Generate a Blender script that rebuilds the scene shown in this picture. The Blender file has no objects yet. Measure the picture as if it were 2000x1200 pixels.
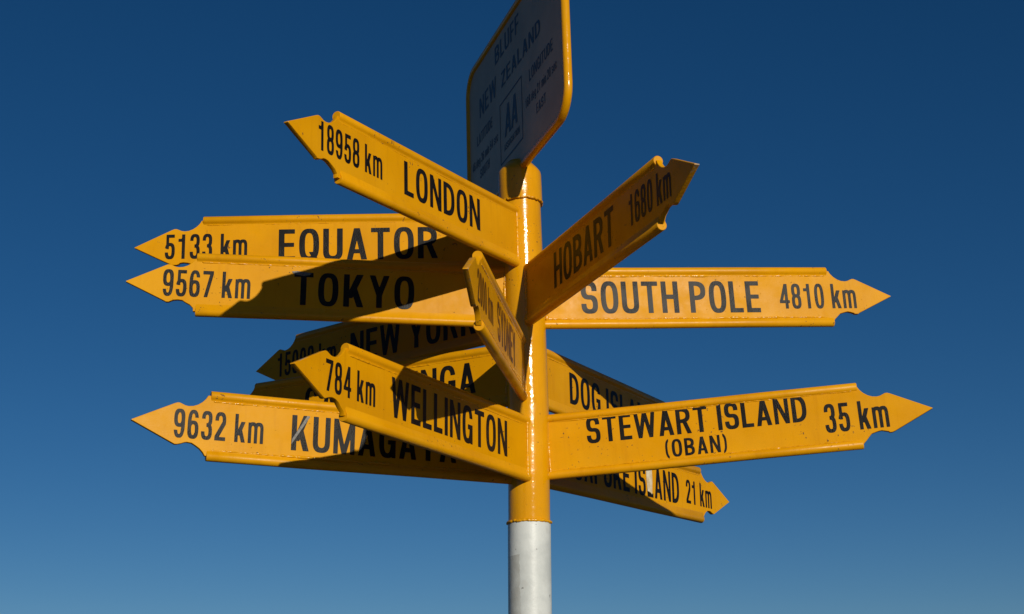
import bpy, bmesh, math, random
import numpy as np
from mathutils import Matrix, Vector, noise

random.seed(7)
rad = math.radians
scene = bpy.context.scene
C = scene.collection

# ------------------------------------------------------------------ camera
EYE = 1.6                       # eye height above the ground
PITCH, ROLL = math.radians(15.956), math.radians(-1.088)
cam_data = bpy.data.cameras.new('camera')
cam_data.sensor_width = 36.0
cam_data.lens = 36.0 * 2962.9 / 2000.0
cam_data.clip_start = 0.05
cam_data.clip_end = 20000
cam = bpy.data.objects.new('camera', cam_data)
cam.matrix_world = (Matrix.Translation((-0.0339, -3.854, EYE))
                    @ Matrix.Rotation(math.pi / 2 + PITCH, 4, 'X')
                    @ Matrix.Rotation(ROLL, 4, 'Z'))
C.objects.link(cam)
scene.camera = cam

# ------------------------------------------------------------------ sky and sun
SUN_AZ, SUN_EL = math.radians(22.3), math.radians(16.5)    # azimuth to the right of straight behind the camera
world = bpy.data.worlds.new('World')
scene.world = world
world.use_nodes = True
wn, wl = world.node_tree.nodes, world.node_tree.links
wn.clear()
sky = wn.new('ShaderNodeTexSky')
sky.sky_type = 'NISHITA'
sky.sun_disc = False
sky.sun_elevation = SUN_EL
sky.sun_rotation = math.pi - SUN_AZ
sky.altitude = 0
sky.air_density = 0.7
sky.dust_density = 0.0
sky.ozone_density = 4.0
bg = wn.new('ShaderNodeBackground')
bg.inputs['Strength'].default_value = 0.054
wo = wn.new('ShaderNodeOutputWorld')
sat = wn.new('ShaderNodeHueSaturation')         # the picture's deep polarised blue, over the whole sky alike
sat.inputs['Saturation'].default_value = 1.2
wl.new(sky.outputs[0], sat.inputs['Color'])
wl.new(sat.outputs[0], bg.inputs['Color'])
wl.new(bg.outputs[0], wo.inputs['Surface'])

sun_dir = Vector((math.sin(SUN_AZ) * math.cos(SUN_EL), -math.cos(SUN_AZ) * math.cos(SUN_EL), math.sin(SUN_EL)))
sun_data = bpy.data.lights.new('sun', 'SUN')
sun_data.energy = 5.0
sun_data.angle = math.radians(0.53)
sun_data.color = (1.0, 0.93, 0.80)
sun = bpy.data.objects.new('sun', sun_data)
sun.rotation_euler = sun_dir.to_track_quat('Z', 'Y').to_euler()
sun.location = sun_dir * 30
C.objects.link(sun)

vs = scene.view_settings
vs.view_transform = 'Standard'
vs.look = 'None'
vs.exposure = -0.32
vs.gamma = 1.0
vs.use_curve_mapping = False

# ------------------------------------------------------------------ materials
def new_mat(name):
    m = bpy.data.materials.new(name)
    m.use_nodes = True
    nt = m.node_tree
    b = nt.nodes['Principled BSDF']
    return m, nt, b

def nd(nt, typ, **kw):
    n = nt.nodes.new(typ)
    for k, v in kw.items():
        setattr(n, k, v)
    return n

def noise_tex(nt, vec, scale, detail=3.0, rough=0.55):
    n = nd(nt, 'ShaderNodeTexNoise')
    n.inputs['Scale'].default_value = scale
    n.inputs['Detail'].default_value = detail
    n.inputs['Roughness'].default_value = rough
    nt.links.new(vec, n.inputs['Vector'])
    return n.outputs['Fac']

def ramp(nt, fac, lo, hi, a=0.0, b=1.0):
    n = nd(nt, 'ShaderNodeMapRange')
    n.inputs['From Min'].default_value = lo
    n.inputs['From Max'].default_value = hi
    n.inputs['To Min'].default_value = a
    n.inputs['To Max'].default_value = b
    nt.links.new(fac, n.inputs['Value'])
    return n.outputs['Result']

def math_n(nt, op, a, b=None):
    n = nd(nt, 'ShaderNodeMath', operation=op)
    for i, v in enumerate((a, b)):
        if v is None:
            continue
        if isinstance(v, (int, float)):
            n.inputs[i].default_value = v
        else:
            nt.links.new(v, n.inputs[i])
    return n.outputs[0]

def mix(nt, fac, a, b):
    n = nd(nt, 'ShaderNodeMix', data_type='RGBA')
    if isinstance(fac, (int, float)):
        n.inputs[0].default_value = fac
    else:
        nt.links.new(fac, n.inputs[0])
    for i, v in ((6, a), (7, b)):
        if isinstance(v, tuple):
            n.inputs[i].default_value = (*v, 1)
        else:
            nt.links.new(v, n.inputs[i])
    return n.outputs[2]

def coords(nt, spread=True):
    """object coordinates, shifted per object so no two things wear alike"""
    tc = nd(nt, 'ShaderNodeTexCoord')
    oi = nd(nt, 'ShaderNodeObjectInfo')
    add = nd(nt, 'ShaderNodeVectorMath', operation='ADD')
    sc = nd(nt, 'ShaderNodeMath', operation='MULTIPLY')
    sc.inputs[1].default_value = 17.0
    nt.links.new(oi.outputs['Random'], sc.inputs[0])
    nt.links.new(tc.outputs['Object'], add.inputs[0])
    nt.links.new(sc.outputs[0], add.inputs[1])
    return tc.outputs['Object'], add.outputs[0]

def bump(nt, b, layers):
    prev = None
    for h, strength, dist in layers:
        n = nd(nt, 'ShaderNodeBump')
        n.inputs['Strength'].default_value = strength
        n.inputs['Distance'].default_value = dist
        nt.links.new(h, n.inputs['Height'])
        if prev:
            nt.links.new(prev, n.inputs['Normal'])
        prev = n.outputs[0]
    nt.links.new(prev, b.inputs['Normal'])

YELLOW = (0.64, 0.283, 0.0006)
YELLOW_B = (0.575, 0.248, 0.0006)

def yellow_paint(name, rough, spec, peel, tip_wear=False, chips=0.0, streak=(45.0, 240.0, 300.0)):
    m, nt, b = new_mat(name)
    obj, v = coords(nt)
    big = noise_tex(nt, v, 7.0, 4.0)
    col = mix(nt, ramp(nt, big, 0.35, 0.65), YELLOW, YELLOW_B)
    # sun-faded areas, and rain marks running down
    rn = nd(nt, 'ShaderNodeVectorMath', operation='MULTIPLY')
    rn.inputs[1].default_value = (60.0, 60.0, 5.0)
    nt.links.new(v, rn.inputs[0])
    runs = noise_tex(nt, rn.outputs[0], 1.0, 4.0, 0.6)
    col = mix(nt, ramp(nt, runs, 0.54, 0.74, 0, 0.30), col, (0.42, 0.16, 0.001))
    fade = noise_tex(nt, v, 3.2, 3.0)
    col = mix(nt, ramp(nt, fade, 0.50, 0.72, 0, 0.35), col, (0.70, 0.36, 0.012))
    # faint rubbed and grimy streaks in the paint
    grime = noise_tex(nt, v, 38.0, 6.0, 0.7)
    col = mix(nt, ramp(nt, grime, 0.60, 0.80, 0, 0.22), col, (0.34, 0.14, 0.002))
    # chips with primer and rust below
    sp = noise_tex(nt, v, 120.0, 2.0, 0.5)
    patch = noise_tex(nt, v, 9.0, 2.0)
    chip = math_n(nt, 'MULTIPLY', ramp(nt, sp, 0.67, 0.70), ramp(nt, patch, 0.54, 0.60))
    col = mix(nt, math_n(nt, 'MULTIPLY', chip, chips), col, (0.09, 0.045, 0.02))
    if tip_wear:
        at = nd(nt, 'ShaderNodeAttribute', attribute_type='OBJECT', attribute_name='tip_reach')
        sx = nd(nt, 'ShaderNodeSeparateXYZ')
        nt.links.new(obj, sx.inputs[0])
        d = math_n(nt, 'SUBTRACT', at.outputs['Fac'], sx.outputs[0])
        edge = math_n(nt, 'ADD', d, math_n(nt, 'MULTIPLY', noise_tex(nt, v, 90.0, 3.0), 0.014))
        worn = ramp(nt, edge, 0.0145, 0.0120)
        col = mix(nt, worn, col, (0.36, 0.34, 0.30))
    nt.links.new(col, b.inputs['Base Color'])
    sheen = noise_tex(nt, v, 16.0, 5.0, 0.7)
    r = ramp(nt, sheen, 0.32, 0.68, rough - 0.11, rough + 0.11)
    nt.links.new(r, b.inputs['Roughness'])
    b.inputs['Specular IOR Level'].default_value = spec
    fine = noise_tex(nt, v, 260.0, 2.0)
    st = nd(nt, 'ShaderNodeVectorMath', operation='MULTIPLY')
    st.inputs[1].default_value = streak
    nt.links.new(v, st.inputs[0])
    brush = noise_tex(nt, st.outputs[0], 1.0, 4.0, 0.65)
    wave = noise_tex(nt, v, 42.0, 2.0)
    bump(nt, b, [(wave, peel, 0.004), (fine, peel * 0.8, 0.0012), (chip, 0.4 * chips, 0.001), (brush, 0.22, 0.0008)])
    return m

M_PLATE = yellow_paint('sign_paint', 0.40, 0.075, 0.035, True, 0.85)
M_ROD = yellow_paint('rod_paint', 0.36, 0.18, 0.14, False, 0.8)
def edge_paint():
    m, nt, b = new_mat('worn_edge_paint')
    obj, v = coords(nt)
    n = noise_tex(nt, v, 34.0, 5.0, 0.7)
    nt.links.new(mix(nt, ramp(nt, n, 0.55, 0.66), YELLOW_B, (0.26, 0.24, 0.20)), b.inputs['Base Color'])
    b.inputs['Roughness'].default_value = 0.5
    b.inputs['Specular IOR Level'].default_value = 0.2
    bump(nt, b, [(noise_tex(nt, v, 130.0, 3.0), 0.3, 0.002)])
    return m
M_EDGE = edge_paint()
M_WELD = yellow_paint('weld_paint', 0.24, 0.4, 0.30, False, 0.6)
M_POLE = yellow_paint('pole_paint', 0.15, 0.30, 0.20, False, 0.8, (220.0, 220.0, 40.0))

def letter_mat(name, colour=(0.006, 0.005, 0.005), rough=0.42, spec=0.115, glitter=True):
    m, nt, b = new_mat(name)
    obj, v = coords(nt)
    g = noise_tex(nt, v, 30.0, 4.0)
    col = mix(nt, ramp(nt, g, 0.4, 0.75), colour, (0.013, 0.012, 0.011))
    sp = noise_tex(nt, v, 330.0, 2.0)
    ptc = noise_tex(nt, v, 14.0, 2.0)
    fleck = math_n(nt, 'MULTIPLY', ramp(nt, sp, 0.70, 0.74), ramp(nt, ptc, 0.50, 0.60))
    col = mix(nt, math_n(nt, 'MULTIPLY', fleck, 0.5), col, (0.20, 0.19, 0.17))
    nt.links.new(col, b.inputs['Base Color'])
    b.inputs['Roughness'].default_value = rough
    b.inputs['Specular IOR Level'].default_value = spec
    if glitter:
        glit = math_n(nt, 'MULTIPLY', noise_tex(nt, v, 300.0, 2.0), ramp(nt, ptc, 0.42, 0.62, 0.15, 1.0))
        bump(nt, b, [(glit, 0.55, 0.0016), (noise_tex(nt, v, 60.0, 2.0), 0.06, 0.003)])
    return m

M_BLACK = letter_mat('black_lettering')
M_FADED = letter_mat('faded_lettering', (0.15, 0.05, 0.006))

def white_paint():
    m, nt, b = new_mat('white_pole_paint')
    obj, v = coords(nt)
    big = noise_tex(nt, v, 9.0, 5.0, 0.6)
    col = mix(nt, ramp(nt, big, 0.45, 0.62), (0.55, 0.57, 0.55), (0.46, 0.48, 0.465))
    # grubby rectangles left by stickers: a stretched cell pattern
    sep = nd(nt, 'ShaderNodeSeparateXYZ')
    nt.links.new(obj, sep.inputs[0])
    def band(sock, lo, hi):
        return math_n(nt, 'MULTIPLY', math_n(nt, 'GREATER_THAN', sock, lo), math_n(nt, 'LESS_THAN', sock, hi))
    wob = math_n(nt, 'MULTIPLY', noise_tex(nt, v, 60.0, 3.0), 0.012)
    xx = math_n(nt, 'ADD', sep.outputs[0], wob)
    p1 = math_n(nt, 'MULTIPLY', band(xx, -0.046, -0.021), band(math_n(nt, 'ADD', sep.outputs[2], wob), 1.70, 2.052))
    p1 = math_n(nt, 'MULTIPLY', p1, math_n(nt, 'LESS_THAN', sep.outputs[1], 0.0))
    tone = ramp(nt, noise_tex(nt, v, 28.0, 3.0), 0.3, 0.6, 0.25, 0.9)
    col = mix(nt, math_n(nt, 'MULTIPLY', p1, tone), col, (0.36, 0.36, 0.33))
    sp = noise_tex(nt, v, 55.0, 3.0)
    col = mix(nt, ramp(nt, sp, 0.69, 0.72, 0, 0.75), col, (0.12, 0.11, 0.10))
    sm = noise_tex(nt, v, 22.0, 2.0)
    col = mix(nt, ramp(nt, sm, 0.60, 0.68, 0, 0.30), col, (0.40, 0.39, 0.36))
    nt.links.new(col, b.inputs['Base Color'])
    b.inputs['Roughness'].default_value = 0.42
    b.inputs['Specular IOR Level'].default_value = 0.4
    bump(nt, b, [(noise_tex(nt, v, 45.0, 3.0), 0.15, 0.004), (noise_tex(nt, v, 240.0, 2.0), 0.10, 0.001)])
    return m
M_WHITE = white_paint()

def plain(name, a, bcol, rough, scale, spec=0.4, bs=0.1):
    m, nt, b = new_mat(name)
    obj, v = coords(nt)
    col = mix(nt, ramp(nt, noise_tex(nt, v, scale, 4.0), 0.35, 0.65), a, bcol)
    nt.links.new(col, b.inputs['Base Color'])
    b.inputs['Roughness'].default_value = rough
    b.inputs['Specular IOR Level'].default_value = spec
    bump(nt, b, [(noise_tex(nt, v, scale * 6, 2.0), bs, 0.002)])
    return m
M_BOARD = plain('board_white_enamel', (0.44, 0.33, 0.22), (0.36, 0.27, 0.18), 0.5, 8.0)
M_BLUE = plain('dark_blue_lettering', (0.040, 0.045, 0.060), (0.060, 0.062, 0.075), 0.5, 30.0)
M_RESIDUE = plain('sticker_residue', (0.55, 0.42, 0.24), (0.66, 0.60, 0.46), 0.5, 60.0)
M_SCUFF = plain('grey_scuff', (0.07, 0.065, 0.06), (0.16, 0.15, 0.13), 0.45, 150.0)

def ground_mat():
    m, nt, b = new_mat('asphalt')
    tc = nd(nt, 'ShaderNodeTexCoord')
    v = tc.outputs['Object']
    col = mix(nt, ramp(nt, noise_tex(nt, v, 90.0, 4.0), 0.3, 0.7), (0.028, 0.027, 0.026), (0.050, 0.048, 0.046))
    col = mix(nt, ramp(nt, noise_tex(nt, v, 0.7, 4.0), 0.4, 0.7, 0, 0.5), col, (0.045, 0.043, 0.04))
    nt.links.new(col, b.inputs['Base Color'])
    b.inputs['Roughness'].default_value = 0.9
    bump(nt, b, [(noise_tex(nt, v, 120.0, 3.0), 0.5, 0.004)])
    return m
M_GROUND = ground_mat()

# ------------------------------------------------------------------ mesh helpers
def obj_from(name, verts, faces, mat, parent=None, smooth=False):
    me = bpy.data.meshes.new(name)
    me.from_pydata(verts, [], faces)
    me.update()
    if smooth:
        me.polygons.foreach_set('use_smooth', [True] * len(me.polygons))
    me.materials.append(mat)
    o = bpy.data.objects.new(name, me)
    C.objects.link(o)
    if parent:
        o.parent = parent
    return o

def obj_bm(name, bm, mat, parent=None, smooth_angle=None):
    me = bpy.data.meshes.new(name)
    bmesh.ops.recalc_face_normals(bm, faces=bm.faces)
    bm.to_mesh(me)
    bm.free()
    if smooth_angle is not None:
        me.polygons.foreach_set('use_smooth', [True] * len(me.polygons))
        me.set_sharp_from_angle(angle=math.radians(smooth_angle))
    me.materials.append(mat)
    o = bpy.data.objects.new(name, me)
    C.objects.link(o)
    if parent:
        o.parent = parent
    return o

def tube(path, radii, sides=10, cap=True):
    """verts, faces of a tube along a list of points"""
    P = [Vector(p) for p in path]
    V, F = [], []
    n = len(P)
    ref = None
    for i in range(n):
        t = (P[min(i + 1, n - 1)] - P[max(i - 1, 0)]).normalized()
        if ref is None:
            a = Vector((0, 0, 1)) if abs(t.z) < 0.9 else Vector((1, 0, 0))
            ref = t.cross(a).normalized()
        ref = (ref - t * ref.dot(t)).normalized()
        b2 = t.cross(ref)
        for k in range(sides):
            a = 2 * math.pi * k / sides
            V.append(P[i] + (ref * math.cos(a) + b2 * math.sin(a)) * radii[i])
    for i in range(n - 1):
        for k in range(sides):
            k2 = (k + 1) % sides
            F.append((i * sides + k, i * sides + k2, (i + 1) * sides + k2, (i + 1) * sides + k))
    if cap:
        F.append(tuple(range(sides))[::-1])
        F.append(tuple((n - 1) * sides + k for k in range(sides)))
    return V, F

def merge(parts):
    V, F = [], []
    for v, f in parts:
        o = len(V)
        V += [tuple(p) for p in v]
        F += [tuple(i + o for i in q) for q in f]
    return V, F

def fix_normals(o):
    bm = bmesh.new()
    bm.from_mesh(o.data)
    bmesh.ops.recalc_face_normals(bm, faces=bm.faces)
    bm.to_mesh(o.data)
    bm.free()

def revolve(name, profile, mat, parent, sides=64, bend=None, smooth_angle=35):
    bm = bmesh.new()
    rings = []
    for r, z in profile:
        dx = bend(z) if bend else 0.0
        if r < 1e-6:
            rings.append([bm.verts.new((dx, 0, z))])
        else:
            rings.append([bm.verts.new((dx + r * math.cos(2 * math.pi * k / sides), r * math.sin(2 * math.pi * k / sides), z)) for k in range(sides)])
    for a, b in zip(rings, rings[1:]):
        for k in range(sides):
            k2 = (k + 1) % sides
            if len(a) == 1 and len(b) == 1:
                continue
            if len(a) == 1:
                bm.faces.new((a[0], b[k2], b[k]))
            elif len(b) == 1:
                bm.faces.new((a[k], a[k2], b[0]))
            else:
                bm.faces.new((a[k], a[k2], b[k2], b[k]))
    return obj_bm(name, bm, mat, parent, smooth_angle)

# ------------------------------------------------------------------ condensed sans lettering (cap height 1)
S_, B_ = 0.165, 0.140

def rect(x0, y0, x1, y1):
    return lambda X, Y: np.maximum(np.maximum(x0 - X, X - x1), np.maximum(y0 - Y, Y - y1))

def sup(x0, x1, y0, y1, n=2.7):
    cx, cy, a, b = (x0 + x1) / 2, (y0 + y1) / 2, (x1 - x0) / 2, (y1 - y0) / 2
    return lambda X, Y: ((np.abs((X - cx) / a) ** n + np.abs((Y - cy) / b) ** n + 1e-9) ** (1 / n) - 1) * min(a, b)

def ring(x0, x1, y0, y1, s=S_, b=B_):
    o, i = sup(x0, x1, y0, y1), sup(x0 + s, x1 - s, y0 + b, y1 - b)
    return lambda X, Y: np.maximum(o(X, Y), -i(X, Y))

def poly(*pts):
    A = sum(p[0] * q[1] - q[0] * p[1] for p, q in zip(pts, pts[1:] + pts[:1]))
    if A < 0:
        pts = pts[::-1]
    def f(X, Y):
        r = None
        for p, q in zip(pts, pts[1:] + pts[:1]):
            dx, dy = q[0] - p[0], q[1] - p[1]
            d = (dy * (X - p[0]) - dx * (Y - p[1])) / math.hypot(dx, dy)
            r = d if r is None else np.maximum(r, d)
        return r
    return f

def dg(x0, y0, x1, y1, w):
    return poly((x0, y0), (x0 + w, y0), (x1 + w, y1), (x1, y1))

def cut(f, *gs):
    def h(X, Y):
        r = f(X, Y)
        for g in gs:
            r = np.maximum(r, -g(X, Y))
        return r
    return h

def clip(f, g):
    return lambda X, Y: np.maximum(f(X, Y), g(X, Y))

def half(ax, lim, sgn):
    return lambda X, Y: sgn * ((X if ax == 'x' else Y) - lim)

def scaled(fs, k, dy=0.0):
    return [lambda X, Y, f=f: f(X / k, (Y - dy) / k) * k for f in fs]

def s_shape(w, c=0.5):
    u, l = ring(0.01, w - 0.01, c - 0.065, 1.01), ring(0, w, -0.01, c + 0.075)
    return [cut(u, rect(w / 2, -1, 2, 0.70)), cut(l, rect(-1, 0.30, w / 2, 2))]

D = 0.46
G = {
    'A': (0.58, [dg(0, 0, 0.205, 1, 0.165), dg(0.415, 0, 0.21, 1, 0.165), rect(0.12, 0.20, 0.46, 0.33)]),
    'B': (0.56, [rect(0, 0, S_, 1), clip(ring(-0.24, 0.54, 0.45, 1), half('x', 0.1, -1)), clip(ring(-0.24, 0.56, 0, 0.56), half('x', 0.1, -1))]),
    'C': (0.54, [cut(ring(0, 0.54, -0.01, 1.01), rect(0.27, 0.36, 2, 0.66))]),
    'D': (0.56, [rect(0, 0, S_, 1), clip(ring(-0.28, 0.56, 0, 1), half('x', 0.1, -1))]),
    'E': (0.47, [rect(0, 0, S_, 1), rect(0.1, 0, 0.47, B_), rect(0.1, 0.44, 0.44, 0.57), rect(0.1, 1 - B_, 0.46, 1)]),
    'F': (0.45, [rect(0, 0, S_, 1), rect(0.1, 0.42, 0.42, 0.55), rect(0.1, 1 - B_, 0.45, 1)]),
    'G': (0.57, [cut(ring(0, 0.56, -0.01, 1.01), rect(0.28, 0.40, 2, 0.68)), rect(0.30, 0.38, 0.56, 0.51), rect(0.43, 0, 0.56, 0.48)]),
    'H': (0.56, [rect(0, 0, S_, 1), rect(0.56 - S_, 0, 0.56, 1), rect(0.1, 0.44, 0.46, 0.58)]),
    'I': (S_, [rect(0, 0, S_, 1)]),
    'K': (0.58, [rect(0, 0, S_, 1), dg(0.06, 0.27, 0.365, 1, 0.195), dg(0.19, 0.58, 0.385, 0, 0.19)]),
    'L': (0.45, [rect(0, 0, S_, 1), rect(0.1, 0, 0.45, B_)]),
    'M': (0.70, [rect(0, 0, 0.15, 1), rect(0.55, 0, 0.70, 1), dg(0, 1, 0.275, 0, 0.15), dg(0.55, 1, 0.275, 0, 0.15)]),
    'N': (0.57, [rect(0, 0, 0.15, 1), rect(0.42, 0, 0.57, 1), dg(0, 1, 0.41, 0, 0.16)]),
    'O': (0.57, [ring(0, 0.57, -0.01, 1.01)]),
    'P': (0.54, [rect(0, 0, S_, 1), clip(ring(-0.24, 0.54, 0.40, 1), half('x', 0.1, -1))]),
    'Q': (0.57, [ring(0, 0.57, -0.01, 1.01), dg(0.28, 0.27, 0.43, -0.04, 0.15)]),
    'R': (0.57, [rect(0, 0, S_, 1), clip(ring(-0.24, 0.55, 0.42, 1), half('x', 0.1, -1)), dg(0.22, 0.50, 0.40, 0, 0.17)]),
    'S': (0.54, s_shape(0.54)),
    'T': (0.54, [rect(0, 1 - B_, 0.54, 1), rect(0.188, 0, 0.352, 1)]),
    'U': (0.56, [clip(ring(0, 0.56, -0.01, 0.62), half('y', 0.31, 1)), rect(0, 0.30, S_, 1), rect(0.56 - S_, 0.30, 0.56, 1)]),
    'W': (0.84, [dg(0, 1, 0.135, 0, 0.15), dg(0.345, 1, 0.135, 0, 0.15), dg(0.345, 1, 0.555, 0, 0.15), dg(0.69, 1, 0.555, 0, 0.15)]),
    'Y': (0.57, [dg(0, 1, 0.205, 0.38, 0.165), dg(0.405, 1, 0.205, 0.38, 0.165), rect(0.205, 0, 0.37, 0.40)]),
    'Z': (0.50, [rect(0, 0, 0.5, B_), rect(0, 1 - B_, 0.5, 1), dg(0, B_ - 0.02, 0.30, 1 - B_ + 0.02, 0.19)]),
    '(': (0.22, [clip(ring(0, 0.62, -0.10, 1.07, 0.12, 0.12), half('x', 0.20, 1))]),
    ')': (0.22, [clip(ring(-0.40, 0.22, -0.10, 1.07, 0.12, 0.12), half('x', 0.02, -1))]),
    '0': (D, [ring(0, D, -0.01, 1.01, 0.15, 0.13)]),
    '1': (D, [rect(0.20, 0, 0.35, 1), poly((0.04, 0.70), (0.26, 0.70), (0.26, 0.82), (0.04, 0.82)), poly((0.16, 0.76), (0.30, 0.76), (0.35, 1), (0.24, 1))]),
    '2': (D, [cut(ring(0, D, 0.36, 1.01, 0.15, 0.13), rect(-1, -1, 0.2, 0.70), rect(-1, -1, 2, 0.66)), poly((0.31, 0.68), (D, 0.70), (D - 0.01, 0.58), (0.18, 0.11), (0.0, 0.11), (0.01, 0.17)), rect(0, 0, D, 0.13)]),
    '3': (D, [cut(ring(0.01, D - 0.01, 0.45, 1.01, 0.15, 0.13), rect(-1, -1, 0.21, 0.73)), cut(ring(0, D, -0.01, 0.58, 0.15, 0.13), rect(-1, 0.28, 0.21, 2))]),
    '4': (0.49, [rect(0.27, 0, 0.415, 1), rect(0, 0.22, 0.49, 0.34), dg(0, 0.30, 0.265, 1, 0.15)]),
    '5': (D, [cut(ring(0, D, -0.01, 0.66, 0.15, 0.13), rect(-1, 0.27, 0.2, 0.44)), rect(0.055, 0.42, 0.185, 1), rect(0.055, 0.87, 0.44, 1)]),
    '6': (D, [ring(0, D, -0.01, 0.63, 0.15, 0.13), cut(ring(0, D, -0.01, 1.01, 0.15, 0.13), rect(0.23, 0.2, 2, 0.74))]),
    '7': (D, [rect(0, 0.865, D, 1), dg(0.07, 0, 0.30, 0.88, 0.16)]),
    '8': (D, [ring(0.012, D - 0.012, 0.45, 1.01, 0.15, 0.13), ring(0, D, -0.01, 0.575, 0.15, 0.13)]),
    'k': (0.46, [rect(0, 0, 0.145, 1), dg(0.06, 0.24, 0.265, 0.73, 0.18), dg(0.14, 0.46, 0.29, 0, 0.17)]),
    'm': (0.66, [rect(0, 0, 0.14, 0.73), clip(ring(0.0, 0.40, 0.2, 0.75, 0.14, 0.13), half('y', 0.5, -1)), rect(0.26, 0, 0.40, 0.52), clip(ring(0.26, 0.66, 0.2, 0.75, 0.14, 0.13), half('y', 0.5, -1)), rect(0.52, 0, 0.66, 0.52)]),
    'n': (0.42, [rect(0, 0, 0.14, 0.73), clip(ring(0.0, 0.42, 0.2, 0.75, 0.14, 0.13), half('y', 0.5, -1)), rect(0.28, 0, 0.42, 0.52)]),
    'i': (0.14, [rect(0, 0, 0.14, 0.73), rect(0, 0.86, 0.14, 1)]),
    'e': (0.44, [cut(ring(0, 0.44, -0.01, 0.75, 0.13, 0.11), rect(0.22, 0.22, 2, 0.33)), rect(0.08, 0.32, 0.42, 0.42)]),
    'c': (0.42, [cut(ring(0, 0.42, -0.01, 0.75, 0.13, 0.12), rect(0.21, 0.28, 2, 0.47))]),
    's': (0.40, scaled(s_shape(0.54), 0.74)),
    'd': (0.44, [ring(0, 0.44, -0.01, 0.75, 0.13, 0.12), rect(0.30, 0, 0.44, 1)]),
    'g': (0.44, [ring(0, 0.44, 0.03, 0.75, 0.13, 0.12), cut(ring(0, 0.44, -0.26, 0.75, 0.13, 0.12), rect(-1, -0.08, 0.3, 2))]),
}
G['9'] = (D, [lambda X, Y, f=f: f(D - X, 1 - Y) for f in G['6'][1]])
CACHE = {}

def glyph(ch, cell=0.0125):
    """triangulated fill of a glyph: marching squares, full rows merged into strips"""
    if (ch, cell) in CACHE:
        return CACHE[(ch, cell)]
    w, fs = G[ch]
    xs = np.arange(-0.05, w + 0.06, cell) + 0.0031
    ys = np.arange(-0.30, 1.12, cell) + 0.0017
    X, Y = np.meshgrid(xs, ys)
    F = None
    for f in fs:
        v = f(X, Y)
        F = v if F is None else np.minimum(F, v)
    ins = F < 0
    polys = []
    for j in range(len(ys) - 1):
        run = None
        for i in range(len(xs) - 1):
            c = (ins[j, i], ins[j, i + 1], ins[j + 1, i + 1], ins[j + 1, i])
            if all(c):
                if run is None:
                    run = i
                continue
            if run is not None:
                polys.append([(xs[run], ys[j]), (xs[i], ys[j]), (xs[i], ys[j + 1]), (xs[run], ys[j + 1])])
                run = None
            if not any(c):
                continue
            P = [(xs[i], ys[j]), (xs[i + 1], ys[j]), (xs[i + 1], ys[j + 1]), (xs[i], ys[j + 1])]
            V = [F[j, i], F[j, i + 1], F[j + 1, i + 1], F[j + 1, i]]
            pl = []
            for k in range(4):
                k2 = (k + 1) % 4
                if V[k] < 0:
                    pl.append(P[k])
                if (V[k] < 0) != (V[k2] < 0):
                    t = V[k] / (V[k] - V[k2])
                    pl.append((P[k][0] + t * (P[k2][0] - P[k][0]), P[k][1] + t * (P[k2][1] - P[k][1])))
            if len(pl) >= 3:
                polys.append(pl)
    CACHE[(ch, cell)] = (w, polys)
    return CACHE[(ch, cell)]

def text_polys(txt, gap=0.115, space=0.27, cell=0.0125):
    x, out = 0.0, []
    for k, ch in enumerate(txt):
        if ch == ' ':
            x += space
            continue
        w, ps = glyph(ch, cell)
        out += [[(px + x, py) for px, py in p] for p in ps]
        x += w + gap
    return x - gap, out

def lettering(name, txt, u0, u1, h0, h1, to3, mat, parent, gap=0.115, space=0.27, cell=0.0125):
    """flat vinyl lettering filling u0..u1 along the sign and h0..h1 in height"""
    w, ps = text_polys(txt, gap, space, cell)
    V, F = [], []
    for p in ps:
        o = len(V)
        V += [to3(u0 + px / w * (u1 - u0), h0 + py * (h1 - h0)) for px, py in p]
        F.append(tuple(range(o, o + len(p))))
    return obj_from(name, V, F, mat, parent)

# ------------------------------------------------------------------ the setting
gv, gf = [(0, 0, 0)], []
RINGS = [3, 12, 60, 300, 1500, 8000]
for r in RINGS:
    gv += [(r * math.cos(2 * math.pi * k / 48), r * math.sin(2 * math.pi * k / 48), 0) for k in range(48)]
for k in range(48):
    gf.append((0, 1 + k, 1 + (k + 1) % 48))
for i in range(len(RINGS) - 1):
    for k in range(48):
        a, b = 1 + i * 48, 1 + (i + 1) * 48
        k2 = (k + 1) % 48
        gf.append((a + k, b + k, b + k2, a + k2))
ground = obj_from('ground', gv, gf, M_GROUND)
ground['kind'] = 'structure'

# ------------------------------------------------------------------ the signpost
post = bpy.data.objects.new('signpost', None)
C.objects.link(post)
post['label'] = 'tall yellow signpost with many arrow signs welded round its pole, white below'
post['category'] = 'signpost'

POLE_R = 0.0534

def bend(z):
    """the old pole is slightly bowed"""
    t = z - EYE
    return -0.0035 + 0.012 * max(0.0, min(1.0, (t - 0.3) / 0.5)) * (1.0 if t < 0.8 else 1.0) - 0.0085 * max(0.0, (t - 0.8) / 0.6) ** 1.3 - 0.0055 * max(0.0, min(1.0, (t - 0.3) / 0.5))

zs_white = [0.0] + [0.0 + i * 0.1 for i in range(1, 21)] + [EYE + 0.527]
lower = revolve('lower_pole', [(0, 0.0)] + [(0.0545, z + 0.001) for z in zs_white] + [(0.0, EYE + 0.5275)], M_WHITE, post, bend=bend)
lower['label'] = 'white painted lower length of the pole with grey scuffs'

zs = [EYE + 0.527 + i * 0.0431 for i in range(21)]
pole = revolve('pole', [(0, zs[0] + 0.001)] + [(POLE_R, z + 0.001) for z in zs] + [(0, zs[-1] + 0.002)], M_POLE, post, bend=bend)

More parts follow.
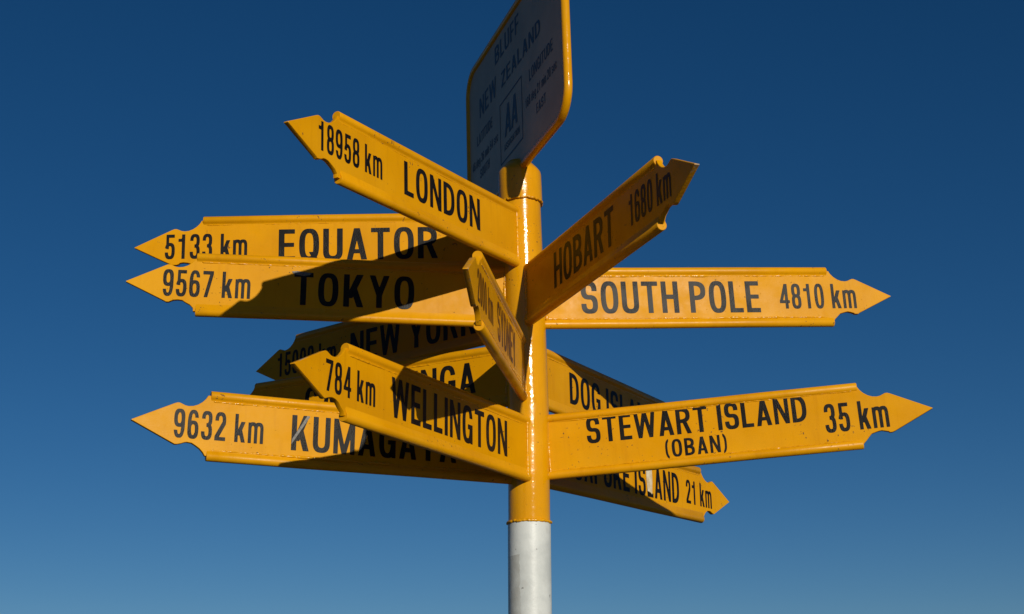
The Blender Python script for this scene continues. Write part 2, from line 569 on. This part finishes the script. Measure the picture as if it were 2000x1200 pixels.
def bead_ring(name, z0, r0, rad, amp, droop, seed, parent, mat=None):
    """a lumpy weld running round the pole"""
    n, path, rr = 150, [], []
    for k in range(n + 1):
        a = 2 * math.pi * k / n
        nz = noise.noise(Vector((math.cos(a) * 5, math.sin(a) * 5, seed)))
        n2 = noise.noise(Vector((math.cos(a) * 14, math.sin(a) * 14, seed + 9)))
        z = z0 + droop * math.cos(a + 0.6) + nz * amp
        path.append((bend(z0) + (r0 + n2 * rad * 0.25) * math.cos(a), (r0 + n2 * rad * 0.25) * math.sin(a), z))
        rr.append(rad * (1 + 0.45 * n2))
    V, F = tube(path, rr, 8, False)
    o = obj_from(name, V, F, mat or M_WELD, parent, True)
    return o

bead_ring('paint_lip', EYE + 0.531, POLE_R + 0.0012, 0.0036, 0.002, 0.0, 3.0, pole)
# cap: a short wider sleeve with a coned top that holds the board
cap = revolve('pole_cap', [(0.0, EYE + 1.389), (0.0560, EYE + 1.389), (0.0585, EYE + 1.392), (0.0588, EYE + 1.43), (0.0585, EYE + 1.470), (0.0570, EYE + 1.478), (0.050, EYE + 1.488), (0.030, EYE + 1.510), (0.012, EYE + 1.517), (0.0, EYE + 1.518)], M_POLE, post, bend=bend)
bead_ring('weld_bead', EYE + 1.389, POLE_R + 0.0035, 0.0036, 0.0032, 0.0028, 21.0, cap)
T_PLATE, ROD_R, HALF = 0.0120, 0.0118, 0.085
ROD_V = HALF - ROD_R
EDGE = [(0.000, 0.0805), (0.003, 0.073), (0.008, 0.0645), (0.016, 0.056), (0.026, 0.0490), (0.037, 0.0447), (0.048, 0.0435),
        (0.056, 0.0447), (0.063, 0.0478), (0.069, 0.0502), (0.0745, 0.0503), (0.081, 0.0478)]
TIP = 0.180

def bumpy(path_fn, n, rad, seed, lo=0.25, sides=6, freq=1.0):
    path, rr = [], []
    for k in range(n + 1):
        p = Vector(path_fn(k / n))
        a = noise.noise(Vector((k * 0.23 * freq, seed, 0.3)))
        b = noise.noise(Vector((k * 0.043, seed, 7.7)))
        r = rad * max(lo, 0.62 + 0.55 * a + 0.75 * b)
        if k in (0, n):
            r *= 0.3
        path.append(p + Vector((0, 0, 0.0008 * a)))
        rr.append(r)
    return tube(path, rr, sides)

def direction_sign(tag, phi, z, L, tilt, off, texts, label, weld=1.0, seed=0, fillet=None, ink=None):
    """texts: (part name, text, r start, r end, h bottom, h top); r runs the way the text reads"""
    rnd = random.Random(seed)
    front = 1 if texts[0][2] > texts[0][3] else -1       # side of the plate that carries the text
    # plate outline
    up = [(L + u, v) for u, v in EDGE]
    tip = [(L + TIP - 0.006, 0.0030), (L + TIP - 0.0015, 0.0012), (L + TIP - 0.0015, -0.0012), (L + TIP - 0.006, -0.0030)]
    dn = [(L + u + rnd.uniform(-0.003, 0.003), -v) for u, v in EDGE[::-1]]
    outline = [(0.030, ROD_V), (L - 0.004, ROD_V)] + up[1:] + tip + dn[:-1] + [(L - 0.004, -ROD_V), (0.030, -ROD_V)]
    bm = bmesh.new()
    f = [bm.verts.new((x, -T_PLATE / 2, h)) for x, h in outline]
    b = [bm.verts.new((x, T_PLATE / 2, h)) for x, h in outline]
    ff, bf = bm.faces.new(f), bm.faces.new(b[::-1])
    n = len(outline)
    for k in range(n):
        k2 = (k + 1) % n
        bm.faces.new((f[k2], f[k], b[k], b[k2]))
    bm.normal_update()
    edges = [e for e in bm.edges if len(e.link_faces) == 2 and (ff in e.link_faces or bf in e.link_faces)]
    bmesh.ops.bevel(bm, geom=edges, offset=0.0013, segments=2, affect='EDGES', profile=0.5)
    bmesh.ops.triangulate(bm, faces=[q for q in bm.faces if len(q.verts) > 4])
    plate = obj_bm('direction_sign', bm, M_PLATE, post, 40)
    plate.data.polygons.foreach_set('use_smooth', [abs(q.normal.y) < 0.999 for q in plate.data.polygons])
    plate.data.materials.append(M_EDGE)
    for q in plate.data.polygons:
        if abs(q.normal.y) < 0.5 and q.center.x > L + 0.062:
            q.material_index = 1
    bx = bend(EYE + z)
    rot = Matrix.Rotation(phi, 4, 'Z') @ Matrix.Rotation(-math.atan(tilt), 4, 'Y')
    plate.matrix_local = Matrix.Translation((bx * 0.0 - math.sin(phi) * off, math.cos(phi) * off, EYE + z)) @ rot
    plate['label'] = label
    plate['tip_reach'] = L + TIP + 0.004
    # top and bottom rods, sawn a little unevenly
    fil = fillet or {1: 0.0150, -1: 0.0150 if weld >= 1.1 else 0.0215}
    for s in (1, -1):
        Le = L + rnd.uniform(-0.005, 0.005)
        # the welder filled the groove, so each rod runs into the plate in a fillet
        wedge, a0 = fil[s], (48 if fil[s] < 0.018 else 32)
        prof = []
        for k in range(25):
            a = rad(-a0 + (180 + 2 * a0) * k / 24)
            prof.append((ROD_R * math.cos(a), ROD_R * math.sin(a)))
        ye = T_PLATE / 2
        p0, p1 = prof[-1], (-ye, -wedge)
        left = [(p0[0] + (p1[0] - p0[0]) * t - 0.0011 * s_ * -1, p0[1] + (p1[1] - p0[1]) * t) for t, s_ in ((0.33, 0.6), (0.66, 0.6))]
        prof = prof + left + [(-ye + 0.0003, -wedge), (ye - 0.0003, -wedge)] + [(-x, h) for x, h in left[::-1]]
        xs = [0.034, 0.30, 0.6, Le - 0.0016, Le]
        V, F, m = [], [], len(prof)
        for q, x in enumerate(xs):
            kk = 0.90 if q == len(xs) - 1 else 1.0
            for py, ph_ in prof:
                V.append((x, py * kk, s * (ROD_V + ph_ * kk) + 0.0005 * math.sin(x * 9 + seed)))
        for q in range(len(xs) - 1):
            for k in range(m):
                k2 = (k + 1) % m
                F.append((q * m + k, q * m + k2, (q + 1) * m + k2, (q + 1) * m + k))
        F += [tuple(range(m))[::-1], tuple((len(xs) - 1) * m + k for k in range(m))]
        rod = obj_from('rod', V, F, M_ROD, plate)
        fix_normals(rod)
        rod.data.polygons.foreach_set('use_smooth', [len(q.vertices) == 4 and abs(q.normal.x) < 0.3 for q in rod.data.polygons])
        rod.data.set_sharp_from_angle(angle=rad(50))
    # weld seams between plate and rods, and up the pole
    parts = []
    for s in (1, -1):
        for side in (1, -1):
            if fil[s] > 0.018:
                continue                                   # this seam was ground smooth
            y, h = side * (T_PLATE / 2 - 0.0004), s * (ROD_V - fil[s] + 0.0006)
            parts.append(bumpy(lambda t, y=y, h=h: (0.052 + t * (L - 0.062), y, h), 260, 0.0027 * weld, seed * 3.1 + s + side * 0.37, 0.22, 7, 1.6))
    for side in (1, -1):
        y = side * (T_PLATE / 2 + 0.001)
        parts.append(bumpy(lambda t, y=y: (math.sqrt(max(0, POLE_R ** 2 - y * y)) + 0.0014, y, -HALF + 0.006 + t * (2 * HALF - 0.012)), 60, 0.0060, seed * 1.7 + side, 0.45, 7, 2.2))
    V, F = merge(parts)
    w = obj_from('weld_bead', V, F, M_WELD, plate, True)
    y = front * (T_PLATE / 2 + 0.0007)
    for nm, txt, r0, r1, h0, h1, *o in texts:
        lettering(nm, txt, r0, r1, h0, h1, lambda u, h, y=y: (u, y, h), ink or M_BLACK, plate, **(o[0] if o else {}))
    return plate, front

N0, N1 = -0.0435, 0.0450      # place names
K0, K1 = -0.0335, 0.0360      # distances
DT, PN = 'distance_lettering', 'place_lettering'
signs = {}
def add(tag, *a, **k):
    signs[tag] = direction_sign(tag, *a, seed=len(signs) + 1, **k)

add('london', rad(239.8), 1.2823, 0.835, -0.0148, 0.0058,
    [(DT, '18958 km', 0.911, 0.670, -0.0285, 0.0395), (PN, 'LONDON', 0.581, 0.241, -0.036, 0.0475)],
    'arrow sign reading LONDON 18958 km, uppermost on the post and pointing out from the board', weld=0.5)
add('equator', rad(181.83), 1.2836, 0.8528, -0.0096, 0.0007,
    [(DT, '5133 km', 0.951, 0.734, K0, 0.0345), (PN, 'EQUATOR', 0.651, 0.229, -0.0445, 0.0435)],
    'arrow sign reading EQUATOR 5133 km, half hidden by the TOKYO sign', weld=0.6)
add('tokyo', rad(187.67), 1.1256, 0.8523, 0.0219, 0.0037,
    [(DT, '9567 km', 0.938, 0.716, -0.0345, 0.036), (PN, 'TOKYO', 0.605, 0.293, -0.0455, 0.0425, dict(gap=0.15))],
    'arrow sign reading TOKYO 9567 km with a broad shadow across it', weld=0.8)
add('newyork', rad(140.27), 1.108, 0.8865, -0.003, 0.0014,
    [(DT, '15008 km', 0.967, 0.711, -0.036, 0.036), (PN, 'NEW YORK', 0.650, 0.165, -0.048, 0.042)],
    'shaded arrow sign reading NEW YORK 15008 km behind the WELLINGTON sign', weld=0.5)
add('reinga', rad(153.26), 0.9246, 0.8617, -0.0121, 0.0002,
    [(DT, '1401 km', 0.925, 0.740, -0.036, 0.036), (PN, 'CAPE REINGA', 0.690, 0.147, -0.037, 0.047)],
    'mostly hidden arrow sign showing the letters NGA behind the WELLINGTON sign')
add('sydney', rad(263.5), 0.9234, 0.877, -0.0391, -0.0036,
    [(DT, '2000 km', 0.930, 0.690, K0, K1), (PN, 'SYDNEY', 0.613, 0.270, -0.0435, 0.045)],
    'arrow sign with faded brown lettering between the WELLINGTON and HOBART signs', weld=1.1, ink=M_FADED)
add('hobart', rad(-70.33), 1.119, 0.8688, -0.0071, -0.0082,
    [(PN, 'HOBART', 0.256, 0.634, -0.0405, 0.052), (DT, '1680 km', 0.719, 0.937, -0.030, 0.043)],
    'brown shaded arrow sign reading HOBART 1680 km, rising away from the pole', weld=0.6)
add('south', rad(10.8), 1.1242, 0.8549, 0.0399, -0.0026,
    [(PN, 'SOUTH POLE', 0.151, 0.651, -0.044, 0.044), (DT, '4810 km', 0.708, 0.930, -0.034, 0.036)],
    'arrow sign reading SOUTH POLE 4810 km with greyish glossy letters', weld=1.2)
add('stewart', rad(-8.21), 0.7209, 0.8419, 0.0559, 0.0037,
    [(PN, 'STEWART ISLAND', 0.155, 0.713, -0.002, 0.0655), (PN, '(OBAN)', 0.351, 0.506, -0.0580, -0.0135, dict(gap=0.15)), (DT, '35 km', 0.755, 0.912, -0.0365, 0.036)],
    'arrow sign reading STEWART ISLAND (OBAN) 35 km in two lines', weld=1.0, fillet={1: 0.0105, -1: 0.0112})
add('dog', rad(62.14), 0.9274, 0.9300, 0.0069, 0.0005,
    [(PN, 'DOG ISLAND', 0.246, 0.845, -0.043, 0.0445)],
    'arrow sign reading DOG ISLAND, partly behind the STEWART ISLAND sign', weld=0.7)
add('ruapuke', rad(54.55), 0.7139, 0.901, -0.0083, -0.0028,
    [(PN, 'RUAPUKE ISLAND', 0.150, 0.763, -0.0445, 0.045), (DT, '21 km', 0.806, 0.963, -0.0355, 0.035)],
    'arrow sign ending ISLAND 21 km below the STEWART ISLAND sign', weld=0.6)
add('kumagaya', rad(202.14), 0.7111, 0.8248, 0.0261, 0.001,
    [(DT, '9632 km', 0.905, 0.691, -0.034, 0.0345), (PN, 'KUMAGAYA', 0.622, 0.198, -0.043, 0.044)],
    'arrow sign reading KUMAGAYA 9632 km behind the WELLINGTON sign', weld=1.3)
add('wellington', rad(241.68), 0.7114, 0.8578, 0.0185, 0.0206,
    [(DT, '784 km', 0.931, 0.748, -0.033, 0.034), (PN, 'WELLINGTON', 0.684, 0.160, -0.0405, 0.049)],
    'arrow sign reading WELLINGTON 784 km with worn tip, overlapping the KUMAGAYA sign', weld=0.9)

def patch(sign, name, pts, mat):
    """a thin scuff or scrap of tape lying on the sign's face"""
    plate, front = signs[sign]
    y0, y1 = front * (T_PLATE / 2 + 0.0009), front * (T_PLATE / 2 + 0.0013)
    n = len(pts)
    V = [(x, y0, h) for x, h in pts] + [(x, y1, h) for x, h in pts]
    F = [tuple(range(n)), tuple(range(2 * n - 1, n - 1, -1))] + [(k, (k + 1) % n, n + (k + 1) % n, n + k) for k in range(n)]
    o = obj_from(name, V, F, mat, plate)
    fix_normals(o)
    return o

patch('kumagaya', 'tape_scrap', [(0.5775, 0.043), (0.5850, 0.044), (0.6205, -0.016), (0.6215, -0.028), (0.6160, -0.020)], M_SCUFF)
patch('tokyo', 'tape_scrap', [(0.612, 0.044), (0.606, 0.037), (0.594, 0.035), (0.580, 0.033), (0.566, 0.036), (0.560, 0.041), (0.575, 0.043), (0.598, 0.046)], M_SCUFF)
patch('ruapuke', 'tape_scrap', [(0.575, 0.042), (0.607, 0.044), (0.609, 0.010), (0.605, -0.036), (0.594, -0.030), (0.581, -0.029), (0.577, 0.0)], M_RESIDUE)

# ------------------------------------------------------------------ the board on top
PH, BW, BX, BO, ZB, ZT, BT = rad(-72.32), 0.4473, -0.0232, -0.012, 1.4694, 1.9779, 0.0204
RC, TR = 0.085, 0.0115
def round_rect(w, z0, z1, rc, n=10):
    pts = []
    for cx, cz, a0 in ((w - rc, z1 - rc, 0), (-w + rc, z1 - rc, 90), (-w + rc, z0 + rc, 180), (w - rc, z0 + rc, 270)):
        for k in range(n + 1):
            a = rad(a0 + 90 * k / n)
            pts.append((cx + rc * math.cos(a), cz + rc * math.sin(a)))
    return pts
mid = (ZB + ZT) / 2
bm = bmesh.new()
o2 = round_rect(BW - TR, ZB + TR - mid, ZT - TR - mid, RC - TR)
f = [bm.verts.new((x, -0.003, h)) for x, h in o2]
b = [bm.verts.new((x, 0.003, h)) for x, h in o2]
bm.faces.new(f)
bm.faces.new(b[::-1])
for k in range(len(o2)):
    k2 = (k + 1) % len(o2)
    bm.faces.new((f[k2], f[k], b[k], b[k2]))
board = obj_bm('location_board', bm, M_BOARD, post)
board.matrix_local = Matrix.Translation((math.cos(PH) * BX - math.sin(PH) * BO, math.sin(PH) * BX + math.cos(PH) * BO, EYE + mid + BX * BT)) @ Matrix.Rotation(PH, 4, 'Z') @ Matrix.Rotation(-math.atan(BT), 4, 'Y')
board['label'] = 'white rounded board reading BLUFF NEW ZEALAND with a square emblem, framed in yellow tube'
path = [(x, 0, h) for x, h in o2]
path = path + [path[0], path[1]]
V, F = tube(path, [TR] * len(path), 18, False)
ft = obj_from('frame_tube', V, F, M_POLE, board, True)
fix_normals(ft)
yb = -0.0036
def bl(name, txt, x0, x1, z0, z1, **k):
    return lettering(name, txt, x0, x1, z0 - mid, z1 - mid, lambda u, h: (u, yb, h), M_BLUE, board, **k)
bl('lettering', 'BLUFF', -0.156, 0.071, 1.879, 1.935)
bl('lettering', 'NEW', -0.319, -0.150, 1.784, 1.846)
bl('lettering', 'ZEALAND', -0.099, 0.251, 1.782, 1.829)
bl('lettering', 'LATITUDE', -0.351, -0.194, 1.706, 1.738, cell=0.02)
bl('lettering', '46 deg 36 min 54 sec', -0.403, -0.142, 1.641, 1.669, cell=0.02)
bl('lettering', 'SOUTH', -0.325, -0.229, 1.594, 1.623, cell=0.02)
bl('lettering', 'LONGITUDE', 0.148, 0.343, 1.688, 1.723, cell=0.02)
bl('lettering', '168 deg 21 min 20 sec', 0.110, 0.368, 1.625, 1.653, cell=0.02)
bl('lettering', 'EAST', 0.200, 0.277, 1.572, 1.600, cell=0.02)
# emblem: a square outline, two leaning block letters and a line of small print
def strip_quads(qs):
    V, F = [], []
    for q in qs:
        o = len(V)
        V += [(x, yb, z - mid) for x, z in q]
        F.append(tuple(range(o, o + len(q))))
    return V, F
x0, x1, z0, z1, t = -0.121, 0.084, 1.552, 1.738, 0.005
V, F = strip_quads([[(x0, z0), (x1, z0), (x1, z0 + t), (x0, z0 + t)], [(x0, z1 - t), (x1, z1 - t), (x1, z1), (x0, z1)],
                    [(x0, z0 + t), (x0 + t, z0 + t), (x0 + t, z1 - t), (x0, z1 - t)], [(x1 - t, z0 + t), (x1, z0 + t), (x1, z1 - t), (x1 - t, z1 - t)]])
obj_from('emblem_border', V, F, M_BLUE, board)
lettering('emblem_lettering', 'AA', -0.075, 0.043, 1.621 - mid, 1.712 - mid, lambda u, h: (u + 0.10 * (h - 1.667 + mid), yb, h), M_BLUE, board, gap=0.02)
bl('lettering', 'ASSOCIATION', -0.085, 0.055, 1.582, 1.602, cell=0.025)
